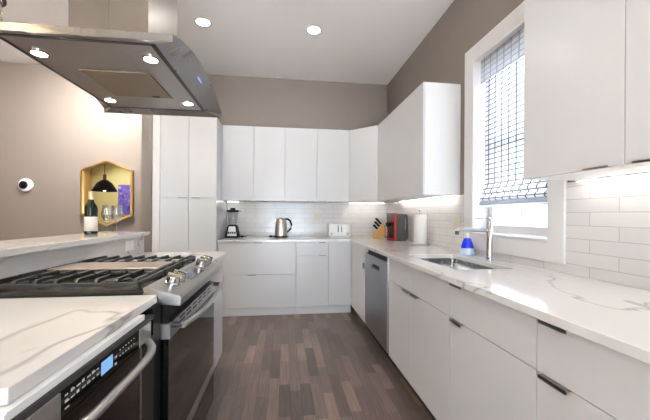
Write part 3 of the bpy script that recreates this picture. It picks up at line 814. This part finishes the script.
# under-rims and the sloping front / rear fascias
b.faces.new((lipn[1], lipn[0], inn[0][0], inn[1][0])); b.faces.new((lipf[0], lipf[1], inn[1][-1], inn[0][-1]))
b.faces.new((lipn[1], inn[1][0], top[1][0])); b.faces.new((lipf[1], top[1][-1], inn[1][-1]))
b.faces.new((lipn[0], top[0][0], inn[0][0])); b.faces.new((lipf[0], inn[0][-1], top[0][-1]))
for i in range(NA):
    b.faces.new((inn[1][i], inn[1][i + 1], top[1][i + 1], top[1][i]))
    b.faces.new((inn[0][i + 1], inn[0][i], top[0][i], top[0][i + 1]))
bmesh.ops.recalc_face_normals(b, faces=b.faces[:])
cn = obj('canopy', b, HOODST, t, smooth=True)
UNDER = steel_mat('underside steel', (0.38, 0.365, 0.36), 0.30, (300, 4, 300))
pn = obj('under_panel', B(IXB + 0.001, IXF - 0.001, HY0 + 0.059, HY1 - 0.059, IZ + 0.001, IZ + 0.004), UNDER, t)
fb = bm_(); box(fb, -0.925, -0.628, 1.556, 1.872, IZ - 0.004, IZ + 0.0005); fo = obj('grease_filter', fb, FILTER, t, 0.001)
obj('shade_strip', B(IXF - 0.020, IXF - 0.0012, HY0 + 0.062, HY1 - 0.062, IZ - 0.0015, IZ + 0.0006), BLACKE, t)  # dark strip stands in for the shadowed gap beside the fascia
rim = bm_(); cells(rim, [IXB + 0.001, IXB + 0.012, IXF - 0.022, IXF - 0.021], [HY0 + 0.0595, HY0 + 0.075, HY1 - 0.075, HY1 - 0.0595], lambda i, j: not (i == 1 and j == 1) and i != 2, IZ - 0.0012, IZ + 0.0006); obj('rim', rim, GREYTRIM, t)
obj('latch', B(-0.725, -0.690, 1.845, 1.862, IZ - 0.006, IZ - 0.0042), BLACKP, fo)
obj('control_light', B(-0.447, -0.443, 1.70, 1.76, 1.9165, 1.9205), BLUELED, t)
for x, y in ((-0.995, 1.425), (-0.563, 1.415), (-0.995, 1.955), (-0.566, 1.945)):
    o = obj('spotlight', lathe(bm_(), [(0.0265, IZ - 0.005), (0.0325, IZ - 0.004), (0.0325, IZ + 0.0008), (0.0265, IZ + 0.0008), (0.0265, IZ - 0.005)], (x, y, 0), 24), CHROME, t, smooth=True)
    obj('bulb', lathe(bm_(), [(0, IZ - 0.003), (0.0255, IZ - 0.003), (0.0255, IZ + 0.0006), (0, IZ + 0.0006)], (x, y, 0), 24), HOODBULB, o)
    ld = bpy.data.lights.new('hood_bulb', 'SPOT'); ld.energy = HOOD_W; ld.spot_size = 2.0; ld.spot_blend = 0.6; ld.shadow_soft_size = 0.02; ld.color = (1, 0.9, 0.75)
    lo = bpy.data.objects.new('hood_bulb', ld); COL.objects.link(lo); lo.parent = o; lo.location = Vector((x, y, IZ - 0.03)) - Vector(t.location)
CX0, CX1, CY0, CY1 = -0.930, -0.605, 1.492, 1.872
ch = bm_(); wall_cells(ch, [0, 1], [0, 1], lambda i, j: False, 0, 0, 1)
cells(ch, [CX0, CX0 + 0.0015, CX1 - 0.0015, CX1], [CY0, CY0 + 0.0015, CY1 - 0.0015, CY1], lambda i, j: not (i == 1 and j == 1), arch(CY0) - 0.004, ZC - 0.001)
cho = obj('chimney', ch, CHIMST, t, 0.0008)
obj('seam', B(-0.768, -0.766, CY0 - 0.0006, CY0 - 0.0001, arch(CY0), ZC - 0.002), GREYTRIM, cho)

PEND_W = 13.0
# ------------------------------------------------------------------ ceiling lights
dl = None
DL = [(-0.812, 3.26, 'recessed ceiling light just right of the hood'), (0.292, 3.245, 'recessed ceiling light farther right of the hood'),
      (-0.812, -0.5, 'added recessed ceiling light behind the camera on the left', 0.4),  # unseen, put in as an extra light source
      (0.292, -0.5, 'added recessed ceiling light behind the camera on the right', 0.6), (-2.15, 3.66, 'recessed ceiling light over the dining side near the mirror', 15, 2.7, (-0.30, 0.25, -0.92)),  # the one behind the camera is unseen, an added light source
      (-2.6, 0.6, 'added recessed ceiling light over the dining side behind the bar', 0.6), (-4.6, 3.2, 'added recessed ceiling light at the far left of the dining side', 2),  # both out of view, added as light sources
      (-5.1, -1.2, 'added recessed ceiling light by the olive wall behind the camera', 6, 2.2),  # unseen, added to brighten the wall reflected in the mirror
      (0.20, 1.50, 'added recessed ceiling light above the floor between island and sink', 0.6, 1.7)]  # unseen, added as fill for floor and island fronts
for i, (x, y, lab, *pw) in enumerate(DL):
    t = thing('recessed_light', lab, 'ceiling light', (x, y, ZC), 'recessed ceiling lights')
    o = obj('trim_ring', lathe(bm_(), [(0.062, ZC - 0.0005), (0.086, ZC - 0.0005), (0.084, ZC - 0.005), (0.064, ZC - 0.006), (0.062, ZC - 0.0005)], (x, y, 0), 32), WHITEP, t, smooth=True)
    obj('lens', lathe(bm_(), [(0, ZC - 0.004), (0.061, ZC - 0.004), (0.061, ZC - 0.001), (0, ZC - 0.001)], (x, y, 0), 32), DISC, t)
    ld = bpy.data.lights.new('downlight', 'AREA'); ld.shape = 'DISK'; ld.size = 0.12; ld.energy = DOWN_W * (pw[0] if pw else 1); ld.color = (1.0, 0.97, 0.94); ld.spread = pw[1] if len(pw) > 1 else 2.9
    lo = bpy.data.objects.new('downlight', ld); COL.objects.link(lo); lo.parent = t; lo.location = (0, 0, -0.008)
    if len(pw) > 2: lo.rotation_euler = Vector(pw[2]).to_track_quat('-Z', 'Y').to_euler(); lo.location = (0, 0, -0.06)

# pendant over the bar, glimpsed above the hood
SHADE = clear_pane('pale lamp glass', (0.97, 0.95, 0.90), 0.05)
for PX, PY, lab in ((-1.40, 1.60, 'warm lit glass pendant over the bar at upper left'), (-1.40, 0.55, 'added warm lit glass pendant over the near end of the bar')):  # near one is out of view, added to brighten the ceiling
    t = thing('pendant_lamp', lab, 'pendant lamp', (PX, PY, 2.05), 'pendant lamps')
    obj('cord', tube(bm_(), [(PX, PY, 2.335), (PX, PY, ZC - 0.02)], 0.004, 8), BLACKP, t)
    obj('canopy', lathe(bm_(), [(0.06, ZC - 0.001), (0.06, ZC - 0.018), (0.01, ZC - 0.024)], (PX, PY, 0), 24), GOLD, t, smooth=True)
    obj('cap', lathe(bm_(), [(0.012, 2.335), (0.024, 2.32), (0.03, 2.26), (0.024, 2.232), (0.012, 2.23)], (PX, PY, 0), 32), GOLD, t, smooth=True)
    obj('rim', lathe(bm_(), [(0.103, 2.215), (0.116, 2.212), (0.118, 2.205), (0.104, 2.200), (0.103, 2.215)], (PX, PY, 0), 32), BLACKP, t, smooth=True)
    obj('shade', lathe(bm_(), [(0.026, 2.245), (0.07, 2.236), (0.100, 2.205), (0.104, 2.15), (0.104, 2.05), (0.101, 2.05), (0.101, 2.15), (0.097, 2.204), (0.068, 2.233), (0.026, 2.241), (0.026, 2.245)], (PX, PY, 0), 32), SHADE, t, smooth=True)
    obj('bulb', lathe(bm_(), [(0, 2.09), (0.03, 2.105), (0.04, 2.14), (0.028, 2.18), (0.014, 2.20), (0.012, 2.229)], (PX, PY, 0), 20), WARMBULB, t, smooth=True)
    ld = bpy.data.lights.new('pendant_bulb', 'POINT'); ld.energy = PEND_W * (1.0 if PY > 1 else 0.3); ld.shadow_soft_size = 0.06; ld.color = (1.0, 0.90, 0.78)
    lo = bpy.data.objects.new('pendant_bulb', ld); COL.objects.link(lo); lo.parent = t; lo.location = (0, 0, 0.09)

# pendant over the dining table, seen in the mirror
QX, QY = -3.86, 1.5
t = thing('pendant_lamp', 'black dome pendant reflected in the hexagonal mirror', 'pendant lamp', (QX, QY, 1.70), 'pendant lamps')
obj('cord', tube(bm_(), [(QX, QY, 2.07), (QX, QY, ZC - 0.001)], 0.006, 8), BLACKP, t)
obj('socket', lathe(bm_(), [(0.03, 1.95), (0.035, 2.0), (0.03, 2.06), (0.01, 2.075)], (QX, QY, 0), 20), M('bronze', (0.12, 0.06, 0.03), 0.4, 0.8), t, smooth=True)
obj('lamp_shade', lathe(bm_(), [(0.23, 1.70), (0.232, 1.712), (0.21, 1.76), (0.14, 1.88), (0.05, 1.95), (0.02, 1.955), (0.02, 1.95), (0.05, 1.942), (0.135, 1.872), (0.20, 1.76), (0.225, 1.70), (0.23, 1.70)], (QX, QY, 0), 36), BLACKP, t, smooth=True)
obj('bulb', lathe(bm_(), [(0, 1.70), (0.03, 1.715), (0.035, 1.75), (0.02, 1.80)], (QX, QY, 0), 16), WARMBULB, t, smooth=True)
t = thing('painting', 'blue and purple abstract canvas reflected in the hexagonal mirror', 'painting', (-5.05, YR, 1.2))
obj('canvas', B(-5.28, -4.90, YR + 0.001, YR + 0.03, 1.20, 2.15), blotch_mat('abstract blues', [(0.05, 0.03, 0.30), (0.10, 0.12, 0.55), (0.22, 0.10, 0.40), (0.45, 0.50, 0.65)], 7), t)

# ------------------------------------------------------------------ on the mirror wall
t = thing('mirror', 'hexagonal gold-framed mirror on the grey wall left of the pantry', 'mirror', (-2.30, YB, 1.06))
hexo = [(-2.290, 1.910), (-1.978, 1.783), (-1.978, 1.193), (-2.290, 1.052), (-2.600, 1.205), (-2.600, 1.783)]
cx, czz = -2.290, 1.487
hexi = [(cx + (x - cx) * 0.935, czz + (zz - czz) * 0.945) for x, zz in hexo]
b = bm_()
for ring in ('a',):
    fo_ = [b.verts.new((x, YB - 0.045, zz)) for x, zz in hexo]; fi_ = [b.verts.new((x, YB - 0.045, zz)) for x, zz in hexi]
    bo_ = [b.verts.new((x, YB - 0.001, zz)) for x, zz in hexo]; bi_ = [b.verts.new((x, YB - 0.001, zz)) for x, zz in hexi]
    for i in range(6):
        j = (i + 1) % 6
        for q in ((fo_[i], fo_[j], fi_[j], fi_[i]), (bo_[j], bo_[i], bi_[i], bi_[j]), (fo_[j], fo_[i], bo_[i], bo_[j]), (fi_[i], fi_[j], bi_[j], bi_[i])): b.faces.new(q)
bmesh.ops.recalc_face_normals(b, faces=b.faces[:])
obj('frame', b, GOLD, t)
obj('mirror_glass', prism(bm_(), [(cx + (x - cx) * 0.93, czz + (zz - czz) * 0.94) for x, zz in hexo], 1, YB - 0.02, YB - 0.012), MIRROR, t)
t = thing('security_camera', 'round white device with a black face on the grey wall', 'camera', (-3.25, YB, 1.49))
c0 = (-3.25, YB, 1.573)
obj('housing', lathe(bm_(), [(0.075, -0.001), (0.083, -0.006), (0.083, -0.022), (0.074, -0.031), (0, -0.033)], c0, 36, 1), WHITEP, t, smooth=True)
ln = lathe(bm_(), [(0.050, -0.0335), (0.050, -0.038), (0.045, -0.041), (0, -0.041)], (-3.262, YB, 1.573), 32, 1)
obj('lens', ln, BLACKG, t, smooth=True)

# ------------------------------------------------------------------ bottle and glasses on the bar
BX, BYY, BZ = -1.300, 2.324, 1.0752
t = thing('wine_bottle', 'dark wine bottle with a white label on the bar top', 'bottle', (BX, BYY, BZ))
obj('glass_body', lathe(bm_(), [(0, 0.004), (0.034, 0.0), (0.0375, 0.004), (0.0375, 0.172), (0.034, 0.19), (0.018, 0.222), (0.0145, 0.24), (0.0145, 0.286), (0, 0.287)], (BX, BYY, BZ), 32), BOTTLE, t, smooth=True)
obj('label', lathe(bm_(), [(0.0378, 0.022), (0.0382, 0.0225), (0.0382, 0.118), (0.0378, 0.1185)], (BX, BYY, BZ), 32), LABELP, t, smooth=True)
obj('foil', lathe(bm_(), [(0.0149, 0.228), (0.0155, 0.2285), (0.0155, 0.280), (0.0165, 0.281), (0.0165, 0.289), (0, 0.290)], (BX, BYY, BZ), 24), FOIL, t, smooth=True)
for x, y, lab in ((-1.302, 2.525, 'empty wine glass nearer the bottle'), (-1.275, 2.605, 'empty wine glass farther from the bottle')):
    t = thing('wine_glass', lab, 'glass', (x, y, BZ), 'wine glasses on the bar')
    obj('foot', lathe(bm_(), [(0, 0.0005), (0.034, 0.0005), (0.034, 0.002), (0.006, 0.006), (0.004, 0.012), (0, 0.012)], (x, y, BZ), 28), GLASS, t, smooth=True)
    obj('stem', lathe(bm_(), [(0.004, 0.012), (0.0035, 0.05), (0.005, 0.082)], (x, y, BZ), 14), GLASS, t, smooth=True)
    obj('bowl', lathe(bm_(), [(0.003, 0.082), (0.022, 0.090), (0.034, 0.112), (0.037, 0.140), (0.033, 0.180), (0.030, 0.203), (0.029, 0.203), (0.0322, 0.180), (0.036, 0.140), (0.033, 0.113), (0.021, 0.0915), (0.0, 0.0845)], (x, y, BZ), 32), GLASS, t, smooth=True)

# ------------------------------------------------------------------ things on the right and back worktops
ZT = 0.9152
# soap dispenser
SXc, SYc = 1.408, 2.285
t = thing('soap_dispenser', 'blue soap dispenser with a pale base behind the sink', 'soap dispenser', (SXc, SYc, ZT))
obj('base', lathe(bm_(), [(0.050, 0), (0.056, 0.004), (0.056, 0.02), (0.050, 0.040), (0.045, 0.050), (0, 0.050)], (SXc, SYc, ZT), 28), PALEBLUE, t, smooth=True)
obj('reservoir', lathe(bm_(), [(0.044, 0.0505), (0.044, 0.062), (0.036, 0.095), (0.026, 0.122), (0.018, 0.128), (0, 0.128)], (SXc, SYc, ZT), 28), BLUE, t, smooth=True)
obj('pump', lathe(bm_(), [(0.016, 0.1285), (0.018, 0.135), (0.012, 0.150), (0.008, 0.168), (0.010, 0.175), (0.006, 0.182), (0, 0.183)], (SXc, SYc, ZT), 20), WHITEP, t, smooth=True)
# paper towel
TX, TY = 1.372, 3.06
t = thing('paper_towel_holder', 'steel upright paper towel stand near the red coffee maker', 'paper towel holder', (TX, TY, ZT))
obj('base', lathe(bm_(), [(0.090, 0), (0.094, 0.003), (0.094, 0.010), (0.088, 0.014), (0, 0.014)], (TX, TY, ZT), 36), STEEL, t, smooth=True)
obj('rod', lathe(bm_(), [(0.007, 0.0145), (0.007, 0.340)], (TX, TY, ZT), 12), CHROME, t, smooth=True)
obj('finial', lathe(bm_(), [(0.006, 0.3405), (0.012, 0.343), (0.014, 0.352), (0.010, 0.361), (0, 0.365)], (TX, TY, ZT), 16), CHROME, t, smooth=True)
rl = obj('paper_towel_roll', lathe(bm_(), [(0.021, 0.0146), (0.062, 0.0146), (0.064, 0.018), (0.064, 0.309), (0.062, 0.312), (0.021, 0.312), (0.021, 0.0146)], (0, 0, 0), 40), PAPER, smooth=True)
rl.location = (TX, TY, ZT); tag(rl, 'white roll of paper towels on the steel stand', 'paper towels')

# coffee maker
t = thing('coffee_maker', 'red and dark grey pod coffee maker on the right worktop', 'coffee maker', (1.305, 3.62, ZT), local=True, rotz=math.radians(10))
D, Wd, H = 0.24, 0.20, 0.325       # front faces local -X
b = bm_(); prism(b, [(-0.035, 0), (0.09, 0), (0.122, 0.03), (0.122, 0.17), (0.115, 0.30), (0.10, H - 0.008), (0.03, H - 0.004), (-0.035, H)], 1, -Wd / 2, Wd / 2)
obj('housing', b, GREYP, t, 0.006)
fr = bm_(); wall_cells(fr, [-Wd / 2, -Wd / 2 + 0.03, Wd / 2 - 0.03, Wd / 2], [0, 0.035, 0.215, H + 0.002], lambda i, j: not (i == 1 and j == 1), 0, -0.056, -0.036)
obj('front_panel', fr, RED, t, 0.004)
obj('recess_back', B(-0.046, -0.037, -Wd / 2 + 0.031, Wd / 2 - 0.031, 0.036, 0.214), BLACKP, t)
obj('drip_tray', B(-0.105, -0.047, -Wd / 2 + 0.032, Wd / 2 - 0.032, 0.0355, 0.050), BLACKG, t)
obj('brew_head', lathe(bm_(), [(0.022, 0.165), (0.032, 0.175), (0.032, 0.2145)], (-0.085, 0, 0), 20), BLACKP, t, smooth=True)
obj('top_cap', B(-0.068, -0.0565, -Wd / 2 + 0.02, Wd / 2 - 0.02, 0.23, 0.318), GREYP, t, 0.004)
lt = bm_()
for k in range(8): box(lt, 0.078, 0.086, -Wd / 2 - 0.0008, -Wd / 2 - 0.0001, 0.135 + k * 0.0165, 0.135 + k * 0.0165 + (0.012 if k % 3 else 0.009))
obj('side_lettering', lt, LGREY, t)

# knife block
KB = thing('knife_block', 'beech knife block in the corner beside the toaster', 'knife block', (1.265, 4.13, ZT), local=True, rotz=math.radians(-28))
kp = [(-0.075, 0), (0.085, 0), (0.085, 0.150), (0.055, 0.190), (-0.03, 0.078), (-0.075, 0.070)]
obj('block', prism(bm_(), kp, 1, -0.05, 0.05), BEECH, KB, 0.003)
obj('front_plate', B(-0.0765, -0.0755, -0.042, 0.042, 0.010, 0.060), wood_mat('dark beech', (0.56, 0.30, 0.09), (0.48, 0.24, 0.06)), KB)
face = Vector((0.085, 0, 0.112)).normalized(); fn = Vector((-0.112, 0, 0.085)).normalized()
klabs = ['black knife handle highest on the block, near side', 'black knife handle highest on the block, far side', 'black knife handle in the middle row of the block, near side', 'black knife handle in the middle row of the block, far side', 'black knife handle lowest on the block, near side', 'black knife handle lowest on the block, far side']
MB_ = Matrix.Translation(Vector((1.265, 4.13, ZT))) @ Matrix.Rotation(math.radians(-28), 4, 'Z')
for k in range(6):
    row, side = divmod(k, 2)
    base = Vector((-0.03, 0, 0.078)) + face * (0.118 - row * 0.042) + Vector((0, -0.022 if side == 0 else 0.022, 0)) + fn * 0.001
    L_ = (0.115, 0.105, 0.10, 0.095, 0.085, 0.085)[k]
    kt = thing('kitchen_knife', klabs[k], 'knife', MB_ @ base, 'knives in the beech block', local=True, rotz=math.radians(-28))
    dn = (fn + Vector((0, 0, 0.35))).normalized()
    obj('handle', tube(bm_(), [dn * 0.0150, dn * 0.024, dn * (0.5 * L_), dn * (L_ * 0.9) + Vector((-0.004, 0, 0)), dn * L_ + Vector((-0.008, 0, 0))], [0.013, 0.015, 0.013, 0.016, 0.011], 10, 0.8), BLACKP, kt, smooth=True)
    obj('bolster', tube(bm_(), [dn * 0.0075, dn * 0.0145], 0.0095, 10, 0.8), STEEL, kt, smooth=True)

# toaster
t = thing('toaster', 'white two-slot toaster in the right corner of the back worktop', 'toaster', (0.745, 4.285, ZT))
x0, x1, y0, y1 = 0.595, 0.895, 4.20, 4.37
b = wall_cells(bm_(), [0, 1], [0, 1], lambda i, j: False, 0, 0, 1)
cells(b, [x0, x0 + 0.03, x1 - 0.03, x1], [y0, y0 + 0.035, y0 + 0.065, y1 - 0.065, y1 - 0.035, y1], lambda i, j: not (i == 1 and j in (1, 3)), ZT + 0.012, ZT + 0.185)
bo = obj('body', b, WHITEP, t, 0.008)
obj('inner_liner', B(x0 + 0.031, x1 - 0.031, y0 + 0.036, y1 - 0.036, ZT + 0.013, ZT + 0.10), GREYTRIM, t)
obj('foot_rail', B(x0 + 0.015, x1 - 0.015, y0 + 0.01, y1 - 0.01, ZT, ZT + 0.0115), WHITEP, t)
sl_ = bm_()
for xx in (0.722, 0.768): box(sl_, xx - 0.006, xx + 0.006, y0 - 0.0008, y0 - 0.0001, ZT + 0.07, ZT + 0.165)
obj('lever_slot', sl_, GREYP, t)
for xx in (0.722, 0.768): obj('lever', B(xx - 0.016, xx + 0.016, y0 - 0.020, y0 - 0.001, ZT + 0.145, ZT + 0.157), WHITEP, t, 0.002)
for xx in (0.635, 0.855): obj('dial', lathe(bm_(), [(0.016, -0.0001), (0.016, -0.01), (0.013, -0.014), (0, -0.014)], (xx, y0, ZT + 0.05), 20, 1), LGREY, t, smooth=True)

# kettle
KX, KY = -0.045, 4.29
t = thing('kettle', 'brushed steel electric kettle with a black handle on the back worktop', 'kettle', (KX, KY, ZT))
obj('power_base', lathe(bm_(), [(0.088, 0), (0.090, 0.004), (0.088, 0.016), (0, 0.018)], (KX, KY, ZT), 32), BLACKP, t, smooth=True)
obj('body', lathe(bm_(), [(0.084, 0.019), (0.084, 0.045), (0.078, 0.14), (0.068, 0.225), (0.064, 0.236), (0, 0.238)], (KX, KY, ZT), 36), M('kettle steel', (0.70, 0.64, 0.58), 0.3, 1.0), t, smooth=True)
obj('lid', lathe(bm_(), [(0.058, 0.2385), (0.056, 0.248), (0.02, 0.254), (0.012, 0.262), (0, 0.263)], (KX, KY, ZT), 28), STEEL, t, smooth=True)
obj('handle', tube(bm_(), [(KX + 0.055, KY, ZT + 0.244), (KX + 0.085, KY, ZT + 0.245), (KX + 0.125, KY, ZT + 0.220), (KX + 0.142, KY, ZT + 0.165), (KX + 0.130, KY, ZT + 0.110), (KX + 0.083, KY, ZT + 0.065)], [0.012, 0.014, 0.014, 0.013, 0.012, 0.010], 12), BLACKP, t, smooth=True)
obj('spout', prism(bm_(), [(KX - 0.066, ZT + 0.20), (KX - 0.10, ZT + 0.232), (KX - 0.062, ZT + 0.236)], 1, KY - 0.018, KY + 0.018), STEEL, t)
cd_ = tube(bm_(), [(KX - 0.086, KY, ZT + 0.008), (KX - 0.13, KY - 0.01, ZT + 0.008), (KX - 0.145, KY + 0.04, ZT + 0.006), (KX - 0.135, KY + 0.12, ZT + 0.005)], 0.0045, 8)
co = obj('power_cord', cd_, BLACKP, t, smooth=True); obj('plug', tube(bm_(), [(KX - 0.150, KY - 0.005, ZT + 0.012), (KX - 0.12, KY - 0.008, ZT + 0.012)], 0.0115, 10), BLACKP, co, smooth=True)

# blender
LX, LY = -0.672, 4.27
t = thing('blender', 'black and silver jug blender at the left end of the back worktop', 'blender', (LX, LY, ZT))


def frustum(b, cx, cy, z0, z1, w0, d0, w1, d1):
    v = []
    for zz, w_, d_ in ((z0, w0, d0), (z1, w1, d1)):
        for sx, sy in ((-1, -1), (1, -1), (1, 1), (-1, 1)): v.append(b.verts.new((cx + sx * w_ / 2, cy + sy * d_ / 2, zz)))
    for f in ((3, 2, 1, 0), (4, 5, 6, 7), (0, 1, 5, 4), (1, 2, 6, 5), (2, 3, 7, 6), (3, 0, 4, 7)): b.faces.new([v[i] for i in f])
    return b


mb = obj('motor_base', frustum(bm_(), LX, LY, ZT, ZT + 0.165, 0.178, 0.17, 0.115, 0.125), BLACKP, t, 0.012)
fp = frustum(bm_(), LX, LY, ZT + 0.022, ZT + 0.145, 0.122, 0.168, 0.080, 0.136)
fpo = obj('face_plate', fp, M('silver plate', (0.62, 0.61, 0.60), 0.35, 0.6), mb, 0.003)
bb = bm_()
for k in range(4): box(bb, LX - 0.048 + k * 0.026, LX - 0.030 + k * 0.026, LY - 0.0855, LY - 0.070, ZT + 0.050, ZT + 0.078)
obj('buttons', bb, BLACKP, fpo)
obj('jar', lathe(bm_(), [(0.045, 0.166), (0.050, 0.172), (0.055, 0.21), (0.072, 0.335), (0.070, 0.335), (0.053, 0.212), (0.047, 0.178), (0, 0.176)], (LX, LY, ZT), 28), GLASS, t, smooth=True)
obj('blade_hub', lathe(bm_(), [(0.018, 0.177), (0.012, 0.19), (0.006, 0.215), (0, 0.216)], (LX, LY, ZT), 14), STEEL, t, smooth=True)
li = obj('lid', lathe(bm_(), [(0.060, 0.330), (0.076, 0.3355), (0.080, 0.345), (0.076, 0.358), (0.035, 0.362), (0.030, 0.385), (0.022, 0.388), (0, 0.388)], (LX, LY, ZT), 28), BLACKP, t, smooth=True)
obj('lid_tab', B(LX + 0.06, LX + 0.105, LY - 0.015, LY + 0.015, ZT + 0.340, ZT + 0.350), BLACKP, li, 0.003)
co = obj('power_cord', tube(bm_(), [(LX + 0.083, LY, ZT + 0.012), (LX + 0.13, LY - 0.01, ZT + 0.012), (LX + 0.165, LY + 0.02, ZT + 0.006), (LX + 0.16, LY + 0.12, ZT + 0.005)], 0.0045, 8), BLACKP, t, smooth=True)
obj('plug', tube(bm_(), [(LX + 0.108, LY - 0.006, ZT + 0.013), (LX + 0.135, LY - 0.01, ZT + 0.013)], 0.012, 10), BLACKP, co, smooth=True)

for o in bpy.data.objects:
    for k in ('_org', '_local'):
        if k in o: del o[k]
